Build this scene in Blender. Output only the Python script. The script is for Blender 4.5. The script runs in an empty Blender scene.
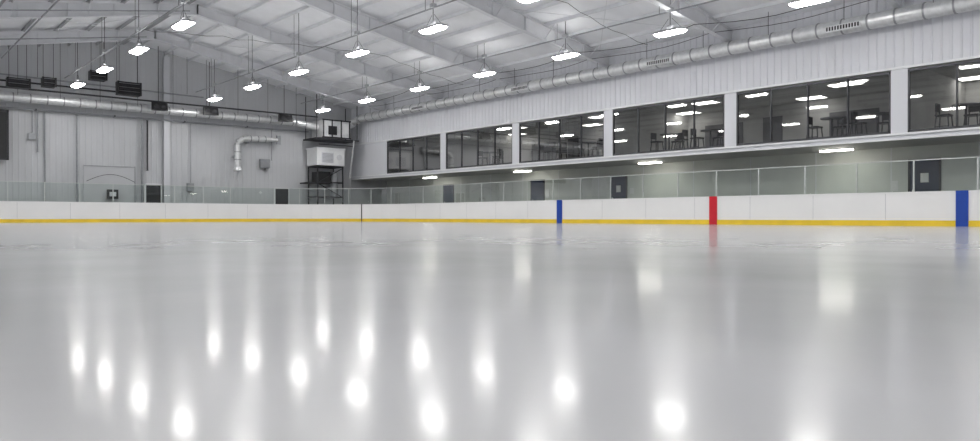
import bpy, math, random
from mathutils import Vector, Matrix
random.seed(4)
scene = bpy.context.scene
scene.view_settings.view_transform = 'Standard'

# ------------------------------------------------------------ materials
def mat(name, col, rough=0.5, metal=0.0, var=0.06, scale=3.0, emit=None, estr=0.0, bump=0.0, coat=0.0, stretch=(1,1,1)):
    m = bpy.data.materials.new(name); m.use_nodes = True
    nt = m.node_tree; b = nt.nodes["Principled BSDF"]
    b.inputs["Roughness"].default_value = rough
    b.inputs["Metallic"].default_value = metal
    tc = nt.nodes.new("ShaderNodeTexCoord"); mp = nt.nodes.new("ShaderNodeMapping")
    mp.inputs["Scale"].default_value = stretch
    nz = nt.nodes.new("ShaderNodeTexNoise"); nz.inputs["Scale"].default_value = scale
    nz.inputs["Detail"].default_value = 4
    rp = nt.nodes.new("ShaderNodeValToRGB")
    lo = [max(0, c*(1-var)) for c in col]; hi = [min(1, c*(1+var)) for c in col]
    rp.color_ramp.elements[0].position = 0.3; rp.color_ramp.elements[1].position = 0.7
    rp.color_ramp.elements[0].color = (*lo, 1); rp.color_ramp.elements[1].color = (*hi, 1)
    nt.links.new(tc.outputs["Object"], mp.inputs[0]); nt.links.new(mp.outputs[0], nz.inputs["Vector"])
    nt.links.new(nz.outputs["Fac"], rp.inputs[0]); nt.links.new(rp.outputs[0], b.inputs["Base Color"])
    if bump:
        bp = nt.nodes.new("ShaderNodeBump"); bp.inputs["Strength"].default_value = bump
        bp.inputs["Distance"].default_value = 0.05
        nt.links.new(nz.outputs["Fac"], bp.inputs["Height"]); nt.links.new(bp.outputs[0], b.inputs["Normal"])
    if emit:
        b.inputs["Emission Color"].default_value = (*emit, 1); b.inputs["Emission Strength"].default_value = estr
    if coat: b.inputs["Coat Weight"].default_value = coat
    return m

def glass_mat(name, tint, refl_min, refl_max, grough=0.02):
    m = bpy.data.materials.new(name); m.use_nodes = True
    nt = m.node_tree; nt.nodes.clear()
    out = nt.nodes.new("ShaderNodeOutputMaterial"); mix = nt.nodes.new("ShaderNodeMixShader")
    tr = nt.nodes.new("ShaderNodeBsdfTransparent"); tr.inputs[0].default_value = (*tint, 1)
    gl = nt.nodes.new("ShaderNodeBsdfGlossy"); gl.inputs["Roughness"].default_value = grough
    lw = nt.nodes.new("ShaderNodeLayerWeight"); lw.inputs[0].default_value = 0.35
    mr = nt.nodes.new("ShaderNodeMapRange"); mr.inputs["To Min"].default_value = refl_min; mr.inputs["To Max"].default_value = refl_max
    nt.links.new(lw.outputs["Fresnel"], mr.inputs["Value"]); nt.links.new(mr.outputs[0], mix.inputs[0])
    nt.links.new(tr.outputs[0], mix.inputs[1]); nt.links.new(gl.outputs[0], mix.inputs[2])
    nt.links.new(mix.outputs[0], out.inputs[0])
    return m

M_wallR = mat("wall_white_metal", (0.68,0.69,0.73), 0.45, 0, 0.03, 0.6)
M_wallB = mat("wall_grey_metal", (0.56,0.57,0.595), 0.5, 0, 0.04, 0.5)
M_ceil  = mat("ceiling_insulation", (0.86,0.87,0.90), 0.7, 0, 0.04, 1.2, bump=0.5)
M_steel = mat("painted_steel", (0.70,0.71,0.74), 0.5, 0, 0.05, 2)
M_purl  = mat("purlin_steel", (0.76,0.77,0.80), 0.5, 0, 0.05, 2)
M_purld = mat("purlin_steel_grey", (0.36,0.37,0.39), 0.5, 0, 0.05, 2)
M_galv  = mat("galvanised_duct", (0.72,0.73,0.74), 0.35, 0.5, 0.10, 6)
M_galvd = mat("galvanised_seam", (0.33,0.34,0.36), 0.4, 0.5, 0.10, 6)
M_dark  = mat("dark_metal", (0.035,0.035,0.04), 0.5, 0.2, 0.2, 5)
M_black = mat("black_plastic", (0.012,0.012,0.014), 0.4, 0, 0.2, 5)
M_frame = mat("bronze_window_frame", (0.07,0.072,0.08), 0.4, 0.4, 0.1, 5)
M_trim  = mat("white_trim", (0.80,0.81,0.83), 0.4, 0, 0.03, 2)
M_board = mat("dasher_white", (0.88,0.88,0.88), 0.28, 0, 0.02, 0.8, coat=0.3)
M_kick  = mat("kick_yellow", (0.88,0.62,0.04), 0.35, 0, 0.08, 2)
M_red   = mat("line_red", (0.62,0.012,0.03), 0.35, 0, 0.06, 3)
M_blue  = mat("line_blue", (0.010,0.06,0.38), 0.35, 0, 0.06, 3)
M_alu   = mat("aluminium", (0.60,0.63,0.62), 0.35, 0.5, 0.05, 5)
M_recess= mat("recess_wall_paint", (0.68,0.70,0.665), 0.6, 0, 0.04, 1)
M_soff  = mat("soffit_paint", (0.55,0.56,0.55), 0.6, 0, 0.04, 1)
M_floor = mat("rubber_floor", (0.06,0.06,0.065), 0.8, 0, 0.2, 8)
M_door  = mat("door_navy", (0.014,0.024,0.06), 0.45, 0, 0.1, 3)
M_paper = mat("paper_sign", (0.8,0.8,0.8), 0.7, 0, 0.03, 10)
M_room  = mat("lounge_wall", (0.50,0.50,0.49), 0.7, 0, 0.08, 1)
M_roomd = mat("lounge_dark", (0.14,0.14,0.15), 0.7, 0, 0.1, 1)
M_roomc = mat("lounge_ceiling", (0.5,0.5,0.5), 0.8, 0, 0.05, 2)
M_lamp  = mat("lamp_lens", (0.9,0.9,0.9), 0.5, 0, 0.01, 3, emit=(1.0,0.985,0.96), estr=52)
M_ceilfill = mat("added_ceiling_fill", (0.9,0.9,0.9), 0.5, 0, 0.01, 3, emit=(1.0,0.985,0.96), estr=18)  # glow added on top of the housings to brighten the ceiling
M_lamp2 = mat("soffit_lens", (0.9,0.9,0.9), 0.5, 0, 0.01, 3, emit=(1.0,0.97,0.87), estr=20)
M_lamp3 = mat("lounge_lens", (0.9,0.9,0.9), 0.5, 0, 0.01, 3, emit=(1.0,0.97,0.9), estr=7)
M_fix   = mat("fixture_housing", (0.45,0.46,0.48), 0.4, 0.3, 0.05, 4)
M_unit  = mat("air_handler_white", (0.82,0.83,0.84), 0.4, 0, 0.04, 3)
M_glass = glass_mat("rink_glass", (0.845,0.905,0.88), 0.06, 0.32)
M_wglass= glass_mat("window_glass", (0.66,0.67,0.68), 0.08, 0.38)

# ice
M_ice = bpy.data.materials.new("ice"); M_ice.use_nodes = True
nt = M_ice.node_tree; b = nt.nodes["Principled BSDF"]
tc = nt.nodes.new("ShaderNodeTexCoord")
n1 = nt.nodes.new("ShaderNodeTexNoise"); n1.inputs["Scale"].default_value = 0.8; n1.inputs["Detail"].default_value = 6
nt.links.new(tc.outputs["Object"], n1.inputs["Vector"])
rp = nt.nodes.new("ShaderNodeValToRGB")
rp.color_ramp.elements[0].position = .3; rp.color_ramp.elements[1].position = .7
rp.color_ramp.elements[0].color = (0.545,0.548,0.56,1); rp.color_ramp.elements[1].color = (0.585,0.588,0.60,1)
nt.links.new(n1.outputs["Fac"], rp.inputs[0]); nt.links.new(rp.outputs[0], b.inputs["Base Color"])
mr = nt.nodes.new("ShaderNodeMapRange"); mr.inputs["To Min"].default_value = 0.19; mr.inputs["To Max"].default_value = 0.25
nt.links.new(n1.outputs["Fac"], mr.inputs["Value"]); nt.links.new(mr.outputs[0], b.inputs["Roughness"])
b.inputs["IOR"].default_value = 1.31
b.inputs["Coat Weight"].default_value = 0.5; b.inputs["Coat IOR"].default_value = 1.12
b.inputs["Coat Roughness"].default_value = 0.10

# ------------------------------------------------------------ mesh builder
class MB:
    def __init__(s): s.v=[]; s.f=[]; s.m=[]; s.sm=[]; s.mats=[]
    def mi(s, m):
        if m not in s.mats: s.mats.append(m)
        return s.mats.index(m)
    def face(s, pts, m, smooth=False):
        i=len(s.v); s.v+= [tuple(p) for p in pts]; s.f.append(tuple(range(i,i+len(pts)))); s.m.append(s.mi(m)); s.sm.append(smooth)
    def mesh(s, vs, fs, m, smooth=False):
        i=len(s.v); s.v += [tuple(p) for p in vs]
        for f in fs: s.f.append(tuple(i+k for k in f)); s.m.append(s.mi(m)); s.sm.append(smooth)
    def box(s,x0,x1,y0,y1,z0,z1,m):
        vs=[(x0,y0,z0),(x1,y0,z0),(x1,y1,z0),(x0,y1,z0),(x0,y0,z1),(x1,y0,z1),(x1,y1,z1),(x0,y1,z1)]
        s.mesh(vs,[(0,3,2,1),(4,5,6,7),(0,1,5,4),(1,2,6,5),(2,3,7,6),(3,0,4,7)],m)
    def cyl(s,p0,p1,r,m,n=10,r2=None,caps=True):
        p0=Vector(p0);p1=Vector(p1);d=(p1-p0).normalized()
        a=Vector((0,0,1)) if abs(d.z)<.9 else Vector((1,0,0))
        u=d.cross(a).normalized(); w=d.cross(u); r2=r if r2 is None else r2
        A=[p0+(u*math.cos(t)+w*math.sin(t))*r for t in [2*math.pi*k/n for k in range(n)]]
        B=[p1+(u*math.cos(t)+w*math.sin(t))*r2 for t in [2*math.pi*k/n for k in range(n)]]
        s.mesh(A+B,[(k,(k+1)%n,n+(k+1)%n,n+k) for k in range(n)],m,True)
        if caps: s.face(A[::-1],m); s.face(B,m)
    def tube(s,pts,r,m,n=8):
        for a,b_ in zip(pts[:-1],pts[1:]): s.cyl(a,b_,r,m,n)
    def beam(s,p0,p1,w,h,m):
        p0=Vector(p0);p1=Vector(p1);d=(p1-p0).normalized()
        a=Vector((0,0,1)) if abs(d.z)<.9 else Vector((0,1,0))
        u=d.cross(a).normalized()*w/2; q=d.cross(u).normalized()*h/2
        vs=[p0-u-q,p0+u-q,p0+u+q,p0-u+q,p1-u-q,p1+u-q,p1+u+q,p1-u+q]
        s.mesh(vs,[(0,3,2,1),(4,5,6,7),(0,1,5,4),(1,2,6,5),(2,3,7,6),(3,0,4,7)],m)
    def obj(s,name,parent=None,loc=(0,0,0)):
        me=bpy.data.meshes.new(name); me.from_pydata(s.v,[],s.f)
        for m in s.mats: me.materials.append(m)
        me.polygons.foreach_set("material_index",s.m); me.polygons.foreach_set("use_smooth",s.sm)
        me.update(); o=bpy.data.objects.new(name,me); scene.collection.objects.link(o); o.location=loc
        if parent: o.parent=parent
        return o
def inst(src,name,loc,rz=0):
    o=bpy.data.objects.new(name,src.data); scene.collection.objects.link(o); o.location=loc; o.rotation_euler=(0,0,rz); return o

# ------------------------------------------------------------ dimensions (metres)
XL,XR = -2.0, 28.0
YN,YF = -15.0, 48.0
XC = 13.0; EAVE=8.15; RIDGE=10.75
XREC = 31.0
def roof(x): return EAVE+(RIDGE-EAVE)*(1-abs(x-XC)/15.0)
BX0,BX1,BY0,BY1,BR = -0.7,26.0,-12.0,45.0,7.0

def rr(off,n=14):
    pts=[]; R=BR+off
    for cx,cy,a0 in ((BX1-BR,BY0+BR,-90),(BX1-BR,BY1-BR,0),(BX0+BR,BY1-BR,90),(BX0+BR,BY0+BR,180)):
        for k in range(n+1):
            t=math.radians(a0+90*k/n); pts.append((cx+R*math.cos(t),cy+R*math.sin(t)))
    return pts

# ------------------------------------------------------------ floor and ice
m=MB(); m.box(XL-.3,XREC+4,YN-.3,YF+.3,-0.3,-0.05,M_floor); m.obj("floor")
m=MB(); P=rr(0.0)
m.face([(x,y,0) for x,y in P],M_ice)
m.mesh([(x,y,0) for x,y in P]+[(x,y,-.05) for x,y in P],[(k,(k+1)%len(P),len(P)+(k+1)%len(P),len(P)+k) for k in range(len(P))],M_ice)
m.obj("ice_rink_surface")
m=MB(); m.box(26.35,XREC-.02,YN+.1,YF-.1,-0.05,0.22,M_floor); m.obj("walkway_platform")

# ------------------------------------------------------------ dasher boards
m=MB()
def ring(o0,o1,z0,z1,mm):
    A=rr(o0);B=rr(o1);n=len(A)
    vs=[(x,y,z0) for x,y in A]+[(x,y,z1) for x,y in A]+[(x,y,z0) for x,y in B]+[(x,y,z1) for x,y in B]
    fs=[]
    for k in range(n):
        j=(k+1)%n
        fs+=[(k,n+k,n+j,j),(2*n+k,2*n+j,3*n+j,3*n+k),(n+k,3*n+k,3*n+j,n+j),(k,j,2*n+j,2*n+k)]
    m.mesh(vs,fs,mm)
ring(-0.012,0.11,0.0,0.18,M_kick)
ring(0.0,0.11,0.18,1.06,M_board)
ring(-0.02,0.14,1.06,1.10,M_board)
M_joint=mat("panel_joint",(0.5,0.51,0.53),0.6)
y=BY0+BR+.6
while y<BY1-BR:
    if min(abs(y-c) for c in (25.1,16.7,8.0))>.4:
        m.box(BX1-.003,BX1,y-.006,y+.006,.2,1.05,M_joint); m.box(BX0,BX0+.003,y-.006,y+.006,.2,1.05,M_joint)
    y+=2.44
x=BX0+BR+.4
while x<BX1-BR:
    m.box(x-.006,x+.006,BY1-.003,BY1,.2,1.05,M_joint); x+=2.44
for c,mm in ((25.1,M_blue),(16.7,M_red),(8.0,M_blue)):
    m.box(BX1-.035,BX1+.01,c-.17,c+.17,0,1.103,mm); m.box(BX0-.01,BX0+.035,c-.17,c+.17,0,1.103,mm)
t=math.radians(31); cx,cy=BX1-BR,BY1-BR
a=Vector((cx+(BR-.03)*math.cos(t),cy+(BR-.03)*math.sin(t),0))
m.beam(a,a+Vector((0,0,1.12)),.04,.04,M_dark)
boards=m.obj("dasher_boards")

m=MB(); A=rr(.06); n=len(A)
m.mesh([(x,y,1.10) for x,y in A]+[(x,y,2.10) for x,y in A],[(k,(k+1)%n,n+(k+1)%n,n+k) for k in range(n)],M_glass)
m.obj("glass_panels",parent=boards)
m=MB()
def post(x,y):
    m.box(x-.022,x+.022,y-.022,y+.022,1.08,2.12,M_alu)
y=BY0+BR
while y<=BY1-BR+.01:
    post(BX1+.06,y); post(BX0-.06,y); y+=1.8
x=BX0+BR
while x<=BX1-BR+.01:
    post(x,BY1+.06); post(x,BY0-.06); x+=1.65
for cx,cy,a0 in ((BX1-BR,BY0+BR,-90),(BX1-BR,BY1-BR,0),(BX0+BR,BY1-BR,90),(BX0+BR,BY0+BR,180)):
    for k in range(1,7):
        t=math.radians(a0+90*k/7); post(cx+(BR+.06)*math.cos(t),cy+(BR+.06)*math.sin(t))
for k in range(n):
    a=A[k]; c=A[(k+1)%n]; m.beam((a[0],a[1],2.11),(c[0],c[1],2.11),.03,.03,M_alu)
m.obj("glass_posts",parent=boards)

# ------------------------------------------------------------ walls
def ribbed(m,axis,const,a0,a1,z0f,z1f,mm,sign,pitch=.30,dep=.03):
    pts=[];a=a0
    while a<a1-1e-6:
        for da,d in ((0,0),(pitch-.09,0),(pitch-.065,dep),(pitch-.025,dep)):
            if a+da<a1: pts.append((a+da,d))
        a+=pitch
    pts.append((a1,0))
    for (p,d),(q,e) in zip(pts[:-1],pts[1:]):
        if axis=='y': v=[(const+sign*d,p,z0f(p)),(const+sign*e,q,z0f(q)),(const+sign*e,q,z1f(q)),(const+sign*d,p,z1f(p))]
        else: v=[(p,const+sign*d,z0f(p)),(q,const+sign*e,z0f(q)),(q,const+sign*e,z1f(q)),(p,const+sign*d,z1f(p))]
        m.face(v,mm)
WZ0,WZ1 = 3.25,5.40
wins=[(43.3-6.6*k-6.05,43.3-6.6*k) for k in range(9)]
m=MB()
ribbed(m,'y',XR,YN,YF,lambda p:WZ1+.08,lambda p:EAVE,M_wallR,-1)
edges=[YF]+[e for w in wins for e in (w[1],w[0])]+[YN]
for i in range(0,len(edges),2):
    m.box(XR-.02,XR+.15,edges[i+1],edges[i],WZ0-.03,WZ1+.1,M_wallR)
m.box(XR-.04,XR+.15,YN,YF,3.0,WZ0-.06,M_wallR)
m.obj("wall_right")
m=MB(); m.box(XR-.10,XR+.02,YN,YF,WZ0-.10,WZ0-.03,M_trim); m.box(XR-.06,XR,YN,YF,WZ1+.06,WZ1+.14,M_trim)
m.box(XR-.07,XR-.03,YN,YF,2.98,3.04,M_trim); m.obj("trim_1")
m=MB(); m.box(XREC,XREC+.2,YN,YF,-.05,3.0,M_recess)
for k in range(22): m.box(XREC-.012,XREC,YN+3*k-.02,YN+3*k+.02,.2,3.0,M_trim)
m.obj("wall_right_lower")
m=MB(); m.box(XR-.03,XREC+4,YN,YF,2.99,3.12,M_soff); m.obj("mezzanine_floor_slab")
m=MB(); ribbed(m,'x',YF,XL,XR,lambda p:-.05,roof,M_wallB,-1,dep=.01)
m.box(XR,XREC+4.2,YF,YF+.2,-.05,6.2,M_wallB); m.obj("wall_back")
m=MB(); ribbed(m,'y',XL,YN,YF,lambda p:-.05,lambda p:EAVE,M_wallR,1,pitch=.6); m.obj("wall_left")
m=MB(); ribbed(m,'x',YN,XL,XR,lambda p:-.05,roof,M_wallB,1,pitch=.6); m.box(XR,XREC+4.2,YN-.2,YN,-.05,6.2,M_wallB); m.obj("wall_front")

# ------------------------------------------------------------ ceiling
m=MB()
for xa,xb in ((XL,XC),(XC,XR)):
    N=8
    for k in range(N):
        p=xa+(xb-xa)*k/N;q=xa+(xb-xa)*(k+1)/N
        m.face([(p,YN,roof(p)),(q,YN,roof(q)),(q,YF,roof(q)),(p,YF,roof(p))],M_ceil)
m.obj("ceiling")
m=MB()
xs=[XC+s*(0.45+1.45*k) for s in (-1,1) for k in range(10)]
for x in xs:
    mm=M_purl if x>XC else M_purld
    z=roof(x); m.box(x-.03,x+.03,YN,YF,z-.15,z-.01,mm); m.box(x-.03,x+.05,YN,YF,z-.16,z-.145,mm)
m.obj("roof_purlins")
frames=[43.5-6.6*k for k in range(9)]
def rdep(t): return .50+.15*math.sin(math.pi*min(1,t*1.15)) if t<.87 else .50
for y in frames:
    m=MB()
    for s in (-1,1):
        xe=XC+s*14.95; xr_=XC
        N=8
        for k in range(N):
            t0=k/N;t1=(k+1)/N
            p=xe+(xr_-xe)*t0;q=xe+(xr_-xe)*t1
            dp=rdep(t0); dq=rdep(t1)
            zp=roof(p)-.15;zq=roof(q)-.15
            vs=[(p,y-.01,zp-dp),(q,y-.01,zq-dq),(q,y-.01,zq),(p,y-.01,zp),(p,y+.01,zp-dp),(q,y+.01,zq-dq),(q,y+.01,zq),(p,y+.01,zp)]
            m.mesh(vs,[(0,1,2,3),(7,6,5,4)],M_steel)
            m.beam((p,y,zp-dp),(q,y,zq-dq),.24,.025,M_steel); m.beam((p,y,zp),(q,y,zq),.24,.025,M_steel)
            m.box(q-.012,q+.012,y-.11,y+.11,zq-dq,zq,M_steel)
        for x in [XC+s*(0.45+1.45*k) for k in range(1,10,2)]:
            t=1-abs(x-XC)/14.95; d=rdep(t)
            for e in (-1,1): m.beam((x,y,roof(x)-.15-d+.05),(x,y+e*.7,roof(x)-.1),.035,.035,M_steel)
    m.obj("roof_frame")
m=MB()
for i in (0,3,6):
    y0,y1=frames[i],frames[i+1]
    for xa,xb in ((13.5,20.3),(20.3,27.2),(5.5,12.5)):
        m.cyl((xa,y0,roof(xa)-.45),(xb,y1,roof(xb)-.45),.014,M_steel,6,caps=False)
        m.cyl((xb,y0,roof(xb)-.45),(xa,y1,roof(xa)-.45),.014,M_steel,6,caps=False)
m.obj("roof_bracing_rods")

# ------------------------------------------------------------ high-bay lamps
ZL=7.28
rows=[2.2,9.35,16.6,23.7]
ys=[44.3-5.44*k for k in range(11)]
m=MB()
L,W=.64,.21
def ringpts(l,w,z,c=.08):
    return [(-w+c,-l,z),(w-c,-l,z),(w,-l+c,z),(w,l-c,z),(w-c,l,z),(-w+c,l,z),(-w,l-c,z),(-w,-l+c,z)]
r0=ringpts(L,W,0);r1=ringpts(L*.97,W*.93,-.05);r2=ringpts(L*.88,W*.7,-.085)
for a,c in ((r0,r1),(r1,r2)):
    m.mesh(a+c,[(k,8+k,8+(k+1)%8,(k+1)%8) for k in range(8)],M_lamp)
m.face(r2[::-1],M_lamp)
h0=ringpts(L+.03,W+.03,-.015);h1=ringpts(L+.03,W+.03,.04);h2=ringpts(L*.8,W*.6,.12)
m.mesh(h0+h1,[(k,(k+1)%8,8+(k+1)%8,8+k) for k in range(8)],M_fix)
m.mesh(h1+h2,[(k,(k+1)%8,8+(k+1)%8,8+k) for k in range(8)],M_fix)
m.face(h2,M_ceilfill)  # added upward-glowing face, fill light for the ceiling
m.box(-.05,.05,-.09,.09,.13,.26,M_galvd)
for e in (-.5,.5):
    m.cyl((0,e,.1),(0,e*.15,.52),.008,M_dark,5,caps=False)
m.cyl((0,0,.26),(0,0,.75),.014,M_dark,6)
lamp=None
for x in rows:
    for y in ys:
        if lamp is None: lamp=m.obj("high_bay_lamp",loc=(x,y,ZL))
        else: inst(lamp,"high_bay_lamp",(x,y,ZL))
m=MB()
for x in rows:
    m.box(x-.025,x+.025,YN+1,YF-.6,ZL+.76,ZL+.80,M_galvd)
    for y in ys:
        m.cyl((x,y,ZL+.78),(x,y,roof(x)-.02),.014,M_dark,5,caps=False)
        m.cyl((x,y+.5,ZL+.78),(x,y+.5,roof(x)-.02),.01,M_dark,5,caps=False)
        m.box(x-.09,x+.09,y-.1,y+.1,ZL+.79,ZL+.93,M_fix)
m.obj("lamp_conduit_track")
m=MB()
for x,z,sg in ((25.4,7.85,.28),(26.6,7.72,.16)):
    for i in range(8):
        y0,y1=frames[i],frames[i+1]
        pts=[(x+.1*math.sin(k+i),y0+(y1-y0)*k/8,z-sg*4*(k/8)*(1-k/8)) for k in range(9)]
        m.tube(pts,.013,M_black,5)
for y in (33.6,20.6):
    pts=[(9.3+17.5*k/24,y+.1*math.sin(k),min(8.25+.04*k,roof(9.3+17.5*k/24)-.5)-.10*math.sin(k*1.3)**2) for k in range(25)]
    m.tube(pts,.010,M_black,5)
m.obj("overhead_cable")
m=MB()
for x,r in ((4.6,.05),(6.4,.035),(11.4,.035)):
    z=roof(x)-.78
    m.cyl((x,YN+1,z),(x,YF-.3,z),r,M_galvd,8)
    for y in frames: m.cyl((x,y+.6,z),(x,y+.6,roof(x)-.05),.012,M_galvd,5,caps=False)
for y in (42.2,35.6,29.0):
    m.tube([(0.5,y,roof(.5)-.74),(12.2,y,roof(12.2)-.74)],.03,M_galvd,8)
m.obj("sprinkler_piping")

# ------------------------------------------------------------ ducts
def duct(m,p0,p1,r,step=.9):
    p0=Vector(p0);p1=Vector(p1);L=(p1-p0).length;d=(p1-p0)/L
    m.cyl(p0,p1,r,M_galv,20)
    s=step
    while s<L:
        c=p0+d*s; m.cyl(c-d*.03,c+d*.03,r+.018,M_galvd,20); s+=step
m=MB(); X=27.3;Z=7.15
duct(m,(X,YN+2,Z),(X,45.6,Z),.27)
for y in [44-2.9*k for k in range(20)]:
    m.cyl((X-.2,y,Z+.1),(X-.2,y,roof(X)-.05),.01,M_dark,5,caps=False)
for y in (12.1,20.1,29.0,38.3,4.5):
    m.box(X-.34,X-.16,y-.6,y+.6,Z-.18,Z+.02,M_trim)
    for k in range(12): m.box(X-.35,X-.335,y-.55+.1*k-.03,y-.55+.1*k+.03,Z-.15,Z-.01,M_dark)
m.obj("supply_air_duct_side")
m=MB()
duct(m,(2,46.9,6.68),(22.96,46.9,6.68),.24,.8)
for k in range(11):
    x=3+2*k; m.cyl((x,46.7,6.7),(x,46.7,roof(x)-.05),.012,M_dark,5,caps=False)
m.obj("supply_air_duct_end")
m=MB()
m.cyl((2,46.55,7.12),(24.5,46.55,7.12),.05,M_dark,8); m.cyl((2,47.7,6.2),(24.4,47.7,6.2),.05,M_galvd,8)
m.cyl((-1,47.2,8.0),(17,47.2,7.75),.045,M_galvd,8); m.cyl((-1,47.4,7.6),(12.6,47.4,7.6),.05,M_dark,8)
for x in (0,4,8,12,16): m.cyl((x,47.2,7.85),(x,47.2,roof(x)-.1),.012,M_dark,5,caps=False)
for x in (4,8,12,16,20): m.box(x-.03,x+.03,47.6,47.94,6.15,6.25,M_dark)
m.obj("wall_service_piping")

def heater(name,x,y,z,w=1.2,h=1.0,d=.6):
    m=MB(); m.box(-w/2,w/2,-d/2+.06,d/2,-h/2,h/2,M_dark)
    for k in range(int(h/.11)):
        zz=-h/2+.07+.11*k
        m.mesh([(-w/2+.05,-d/2+.06,zz+.05),(w/2-.05,-d/2+.06,zz+.05),(w/2-.05,-d/2-.02,zz),(-w/2+.05,-d/2-.02,zz)],[(0,1,2,3)],M_galvd if k%2 else M_dark)
    for sx in (-1,1):
        m.box(sx*w/2-.04,sx*w/2+.04,-d/2-.03,-d/2+.06,-h/2,h/2,M_black)
        m.cyl((sx*w*.4,0,h/2),(sx*w*.4,0,roof(x)-z-.25),.014,M_dark,5,caps=False)
    m.obj(name,loc=(x,y,z))
heater("unit_heater",12.3,46.0,7.6,1.2,.75)
heater("unit_heater",10.7,46.0,8.15,.8,.5)
heater("unit_heater",6.9,46.0,7.3,1.0,.5)
heater("unit_heater",8.3,46.0,7.5,.6,.5)
def speaker(x,y,z):
    m=MB()
    vs=[(-.45,-.25,-.22),(.45,-.25,-.22),(.35,.25,-.2),(-.35,.25,-.2),(-.45,-.12,.25),(.45,-.12,.25),(.35,.25,.25),(-.35,.25,.25)]
    m.mesh(vs,[(0,3,2,1),(4,5,6,7),(0,1,5,4),(1,2,6,5),(2,3,7,6),(3,0,4,7)],M_black)
    m.cyl((-.2,-.2,0),(-.2,-.235,-.01),.13,M_dark,12); m.cyl((.2,-.2,0),(.2,-.235,-.01),.13,M_dark,12)
    m.cyl((0,.1,.25),(0,.1,roof(x)-z-.25),.02,M_dark,6,caps=False)
    m.obj("hanging_speaker",loc=(x,y,z))
speaker(14.0,46.1,6.75); speaker(17.0,46.1,6.75); speaker(21.9,46.1,6.75)

# scoreboard
m=MB(); m.box(2.2,6.65,47.5,47.85,3.4,6.0,M_black)
m.box(2.15,6.7,47.46,47.5,5.92,6.05,M_dark); m.box(2.15,6.7,47.46,47.5,3.35,3.45,M_dark)
m.box(6.6,6.7,47.46,47.5,3.35,6.05,M_dark); m.box(2.15,2.25,47.46,47.5,3.35,6.05,M_dark)
for cx in (3.1,5.7):
    m.box(cx-.5,cx+.5,47.47,47.5,4.9,5.7,M_dark)
m.box(3.7,5.1,47.47,47.5,5.0,5.7,M_dark); m.box(4.1,4.7,47.47,47.5,3.8,4.4,M_dark)
m.obj("scoreboard")

# ------------------------------------------------------------ end wall fittings
m=MB(); m.box(14.85,15.05,47.72,47.94,-.05,roof(14.95)-.2,M_steel); m.box(14.78,15.12,47.70,47.74,-.05,roof(14.95)-.3,M_wallR); m.obj("steel_column")
def pipe(name,pts,r,mm=M_galvd,rings=True):
    m=MB(); m.tube(pts,r,mm,8)
    if rings: [m.cyl((p[0],p[1],p[2]-.02),(p[0],p[1],p[2]+.02),r*1.35,mm,8) for p in pts]
    m.obj(name)
pipe("conduit_riser",[(13.55,47.8,.2),(13.55,47.8,6.1)],.07,M_galvd)
pipe("conduit_riser",[(13.85,47.8,3.1),(13.85,47.8,6.1)],.05,M_dark)
pipe("conduit_riser",[(10.05,47.8,.2),(10.05,47.8,6.1)],.06,M_galvd)
pipe("conduit_riser",[(8.1,47.8,3.9),(8.1,47.8,6.1)],.04,M_galvd)
pipe("conduit_riser",[(8.45,47.8,1.0),(8.45,47.8,6.1)],.04,M_galvd)
pipe("conduit_riser",[(7.85,47.8,4.95),(7.85,47.8,6.1)],.03,M_galvd)
pipe("conduit_riser",[(21.75,47.8,4.1),(21.75,47.8,6.1)],.035,M_galvd)
pipe("conduit_riser",[(16.4,47.8,2.45),(16.4,47.8,6.1)],.025,M_galvd)
m=MB(); m.box(7.65,8.0,47.75,47.94,4.55,4.9,M_galvd); m.box(7.68,7.97,47.73,47.75,4.58,4.87,M_galvd); m.obj("junction_box")
m=MB(); m.box(16.2,16.6,47.75,47.94,1.9,2.4,M_galvd); m.box(16.23,16.57,47.73,47.75,1.93,2.37,M_galvd); m.obj("junction_box")
m=MB(); x0,x1=10.45,13.15
m.box(x0-.05,x0,47.90,47.97,0,3.3,M_wallB); m.box(x1,x1+.05,47.90,47.97,0,3.3,M_galvd); m.box(x0-.05,x1+.05,47.90,47.97,3.23,3.28,M_galvd)
for k in range(6): m.box(x0,x1,47.93,47.97,.01+.54*k,.01+.54*k+.53,M_wallB)
m.obj("overhead_door")
pipe("hanging_hose",[(10.5+.13*k,47.65,2.35+.42*math.sin(math.pi*k/20)) for k in range(21)],.014,M_black,False)
def door(name,x,w,h,z0=-.05):
    m=MB(); m.box(x-w/2-.06,x-w/2,47.8,47.95,z0,h+.06,M_trim);m.box(x+w/2,x+w/2+.06,47.8,47.95,z0,h+.06,M_trim);m.box(x-w/2-.06,x+w/2+.06,47.8,47.95,h,h+.06,M_trim)
    m.box(x-w/2,x+w/2,47.86,47.95,z0,h,M_dark); m.box(x-.006,x+.006,47.85,47.87,z0,h,M_black)
    m.cyl((x+.15,47.82,1.0),(x+.4,47.82,1.0),.02,M_galv,6); m.obj(name)
door("door_1",14.2,.85,2.25); door("door_2",22.5,.95,2.2)
m=MB(); m.box(11.6,12.2,47.7,47.82,1.35,1.9,M_dark); m.box(11.72,12.08,47.69,47.7,1.5,1.75,M_steel); m.obj("control_panel")
m=MB(); r=.2
duct(m,(19.3,47.5,3.5),(19.3,47.5,5.1),r,.5); duct(m,(19.3,47.5,5.1),(19.65,47.5,5.4),r); duct(m,(19.65,47.5,5.4),(21.4,47.5,5.45),r,.5)
m.cyl((19.3,47.5,3.3),(19.3,47.5,3.52),r*1.4,M_galv,18,r2=r); m.cyl((21.4,47.5,5.45),(22.1,47.5,5.45),.14,M_galv,14)
m.cyl((22.1,47.5,5.15),(22.1,47.5,5.75),.16,M_galvd,14)
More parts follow.
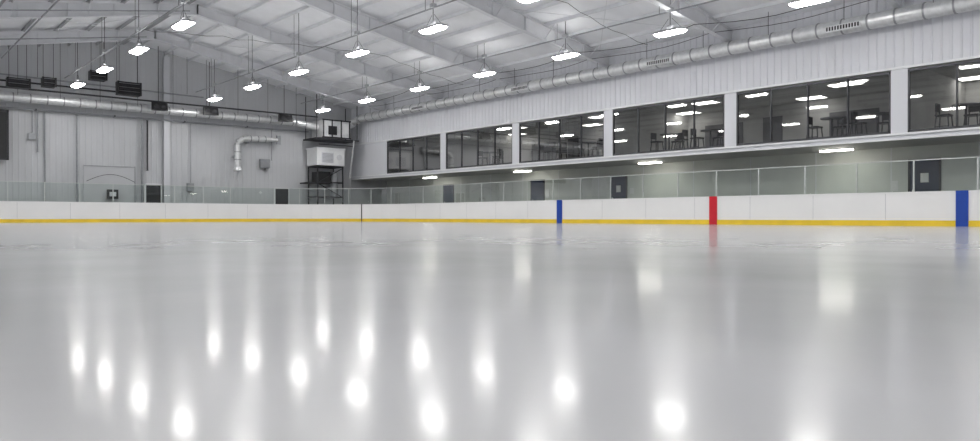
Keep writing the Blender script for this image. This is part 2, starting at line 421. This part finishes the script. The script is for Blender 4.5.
m.box(20.0,20.06,47.5,47.94,5.1,5.65,M_galvd); m.box(19.07,19.53,47.5,47.94,4.2,4.26,M_galvd)
m.obj("exhaust_duct_elbow")
m=MB(); m.box(20.95,21.6,47.7,47.94,3.55,4.15,M_galvd); m.box(21.0,21.55,47.68,47.7,3.6,4.1,M_galvd); m.cyl((21.27,47.75,3.4),(21.27,47.75,3.55),.04,M_dark,8); m.obj("electrical_box")

# air handler on steel frame
m=MB(); x0,x1,y0,y1=24.3,26.3,46.2,47.6
for x in (x0,x1-.08):
    for y in (y0,y1-.08): m.box(x,x+.08,y,y+.08,-.05,3.8,M_dark)
for z in (1.6,2.6,3.7):
    m.box(x0,x1,y0,y0+.08,z,z+.1,M_dark); m.box(x0,x1,y1-.08,y1,z,z+.1,M_dark); m.box(x0,x0+.08,y0,y1,z,z+.1,M_dark); m.box(x1-.08,x1,y0,y1,z,z+.1,M_dark)
m.beam((x0,y0,2.6),(x1,y0,3.7),.05,.05,M_dark); m.beam((x1,y0,1.6),(x0,y0,2.6),.05,.05,M_dark)
m.box(x0+.2,x0+1.1,y0+.2,y1-.2,2.7,3.4,M_black); m.cyl((x1-.45,y0+.5,1.7),(x1-.45,y0+.5,3.4),.26,M_galvd,14)
m.box(x0-.6,x0,y0+.1,y1,2.55,2.65,M_dark)
m.obj("equipment_frame")
m=MB(); m.box(24.25,26.35,46.15,47.65,3.83,4.95,M_unit); m.box(24.2,26.4,46.1,47.7,4.93,5.02,M_trim)
m.box(24.6,25.5,46.13,46.16,4.0,4.7,M_wallR)
for k in range(7): m.box(24.65,25.45,46.11,46.13,4.05+.09*k,4.07+.09*k,M_galvd)
m.cyl((25.95,46.15,4.4),(25.95,46.12,4.4),.2,M_steel,16); m.obj("air_handler_unit")
m=MB(); m.box(24.6,26.6,45.9,47.6,5.75,6.9,M_galv)
for x in (24.6,25.25,25.95,26.6): m.box(x-.04,x+.04,45.86,45.9,5.7,6.95,M_dark)
for z in (5.72,6.9): m.box(24.5,26.7,45.84,45.9,z-.04,z+.04,M_dark)
m.box(24.95,25.6,45.84,45.87,5.9,6.5,M_black); m.box(26.05,26.5,45.84,45.87,6.0,6.7,M_unit)
m.box(24.0,27.3,45.8,47.7,5.55,5.65,M_dark)
duct(m,(26.6,46.6,6.5),(27.2,46.5,6.9),.28); duct(m,(27.2,46.5,6.9),(27.3,45.78,7.1),.25)
duct(m,(24.6,46.7,6.4),(23.10,46.9,6.66),.23)
for x in (24.1,27.2):
    for y in (45.9,47.5): m.cyl((x,y,5.6),(x,y,roof(x)-.25),.03,M_dark,6)
m.cyl((24.2,45.8,5.2),(26.8,45.8,5.2),.03,M_dark,6); m.cyl((26.9,45.8,5.6),(26.9,46.4,3.0),.05,M_galv,8)
m.obj("dehumidifier_plenum")

# ------------------------------------------------------------ mezzanine windows
for i,(a,c) in enumerate(wins):
    m=MB(); f=.06; N=4
    X0,X1=XR-.01,XR+.08
    m.box(X0,X1,a,c,WZ0-.02,WZ0+f,M_frame); m.box(X0,X1,a,c,WZ1-f,WZ1+.02,M_frame)
    for k in range(N+1):
        y=a+(c-a)*k/N; w=f if k in (0,N) else .025
        m.box(X0,X1,max(a,y-w),min(c,y+w),WZ0,WZ1,M_frame)
    m.face([(XR+.04,a,WZ0),(XR+.04,c,WZ0),(XR+.04,c,WZ1),(XR+.04,a,WZ1)],M_wglass)
    m.obj("window_%d"%(i+1))
m=MB(); XB=34.5
m.box(XB,XB+.15,YN,YF,3.1,6.1,M_room)
for w in wins[::2]:
    m.box(XR+.25,XB,w[0]-.33,w[0]-.22,3.1,6.1,M_room)
for w in wins:
    m.box(XB-.04,XB,w[0]+.9,w[0]+1.9,3.12,5.2,M_roomd); m.box(XB-.03,XB,w[0]+3.0,w[0]+5.2,4.0,5.1,M_roomd)
m.obj("wall_lounge")
m=MB(); m.box(XR+.15,XB+.2,YN,YF,5.75,5.85,M_roomc); m.obj("ceiling_lounge")
m=MB(); m.box(-.3,.3,-.6,.6,-.03,0,M_lamp3); m.box(-.33,.33,-.63,-.6,-.035,0,M_trim); m.box(-.33,.33,.6,.63,-.035,0,M_trim)
pl=None
for w in wins:
    for x,dy in ((31.2,3.0),(33.6,5.6)):
        if pl is None: pl=m.obj("ceiling_panel_lamp",loc=(x,w[0]+dy,5.75))
        else: inst(pl,"ceiling_panel_lamp",(x,w[0]+dy,5.75))
def table():
    m=MB(); m.cyl((0,0,.98),(0,0,1.02),.42,M_roomd,20); m.cyl((0,0,.03),(0,0,.98),.04,M_dark,8); m.cyl((0,0,0),(0,0,.03),.26,M_dark,16); return m
def stool():
    m=MB(); m.box(-.22,.22,-.22,.22,.68,.74,M_black)
    for sx in (-1,1):
        for sy in (-1,1): m.beam((sx*.24,sy*.24,0),(sx*.18,sy*.18,.7),.035,.035,M_dark)
    m.box(-.22,-.18,-.2,.2,.85,1.15,M_black); m.box(-.21,-.18,-.19,-.15,.7,1.0,M_dark); m.box(-.21,-.18,.15,.19,.7,1.0,M_dark)
    m.box(-.2,.2,-.22,-.19,.3,.33,M_dark); m.box(-.2,.2,.19,.22,.3,.33,M_dark); return m
tb=None; st=None
for wi,offs in ((1,(3.2,)),(2,(2,4.6)),(3,(1.4,3.6)),(4,(.9,2.6)),(5,(4.6,))):
    for dy in offs:
        p=(29.1,wins[wi][0]+dy,3.12)
        if tb is None: tb=table().obj("bar_table",loc=p)
        else: inst(tb,"bar_table",p)
        for k,(ex,ey,rz) in enumerate(((0,.68,-math.pi/2),(0,-.68,math.pi/2),(.7,0,math.pi))):
            q=(p[0]+ex,p[1]+ey,3.12)
            if st is None: st=stool().obj("bar_stool",loc=q); st.rotation_euler=(0,0,rz)
            else: inst(st,"bar_stool",q,rz)

# ------------------------------------------------------------ under mezzanine
m=MB(); m.box(-.13,.13,-.65,.65,-.05,0,M_fix); m.box(-.11,.11,-.62,.62,-.10,-.05,M_lamp2)
sl=None
for y in [40.7-9.05*k for k in range(6)]:
    if sl is None: sl=m.obj("soffit_strip_light",loc=(29.7,y,2.99))
    else: inst(sl,"soffit_strip_light",(29.7,y,2.99))
def sdoor(i,y,w=1.0,mm=M_door,sign=True,z1=2.42):
    m=MB(); X=XREC-.003; z0=.225
    m.box(X-.06,X,y-w/2-.07,y-w/2,z0,z1+.07,M_dark); m.box(X-.06,X,y+w/2,y+w/2+.07,z0,z1+.07,M_dark); m.box(X-.06,X,y-w/2-.07,y+w/2+.07,z1,z1+.07,M_dark)
    m.box(X-.04,X,y-w/2,y+w/2,z0,z1,mm)
    m.cyl((X-.09,y+w/2-.12,1.2),(X-.09,y+w/2-.12,1.35),.02,M_galv,6); m.box(X-.09,X-.04,y+w/2-.15,y+w/2-.09,1.24,1.3,M_galv)
    if sign: m.box(X-.055,X-.04,y-.15,y+.13,1.6,1.95,M_paper)
    m.obj("door_%d"%i)
sdoor(3,31.7,sign=False); sdoor(4,25.6); sdoor(5,10.8,1.0); sdoor(6,40.3,sign=False); sdoor(7,1.5)
m=MB(); m.box(XREC-.02,XREC-.002,30.75,31.05,1.4,1.9,M_paper); m.box(XREC-.02,XREC-.002,24.6,24.85,1.5,1.8,M_paper); m.box(XREC-.02,XREC-.002,11.75,12.0,1.3,1.7,M_paper); m.obj("wall_notice")

# ------------------------------------------------------------ world + camera
w=bpy.data.worlds.new("World"); scene.world=w; w.use_nodes=True
w.node_tree.nodes["Background"].inputs[0].default_value=(.6,.65,.7,1); w.node_tree.nodes["Background"].inputs[1].default_value=.3
cam=bpy.data.cameras.new("camera"); co=bpy.data.objects.new("camera",cam); scene.collection.objects.link(co)
cam.sensor_width=36; cam.lens=750/980*36; cam.clip_start=.05; cam.clip_end=300
co.location=(0,0,.29); co.rotation_euler=(math.radians(90-.27),0,math.radians(-40.7))
scene.camera=co
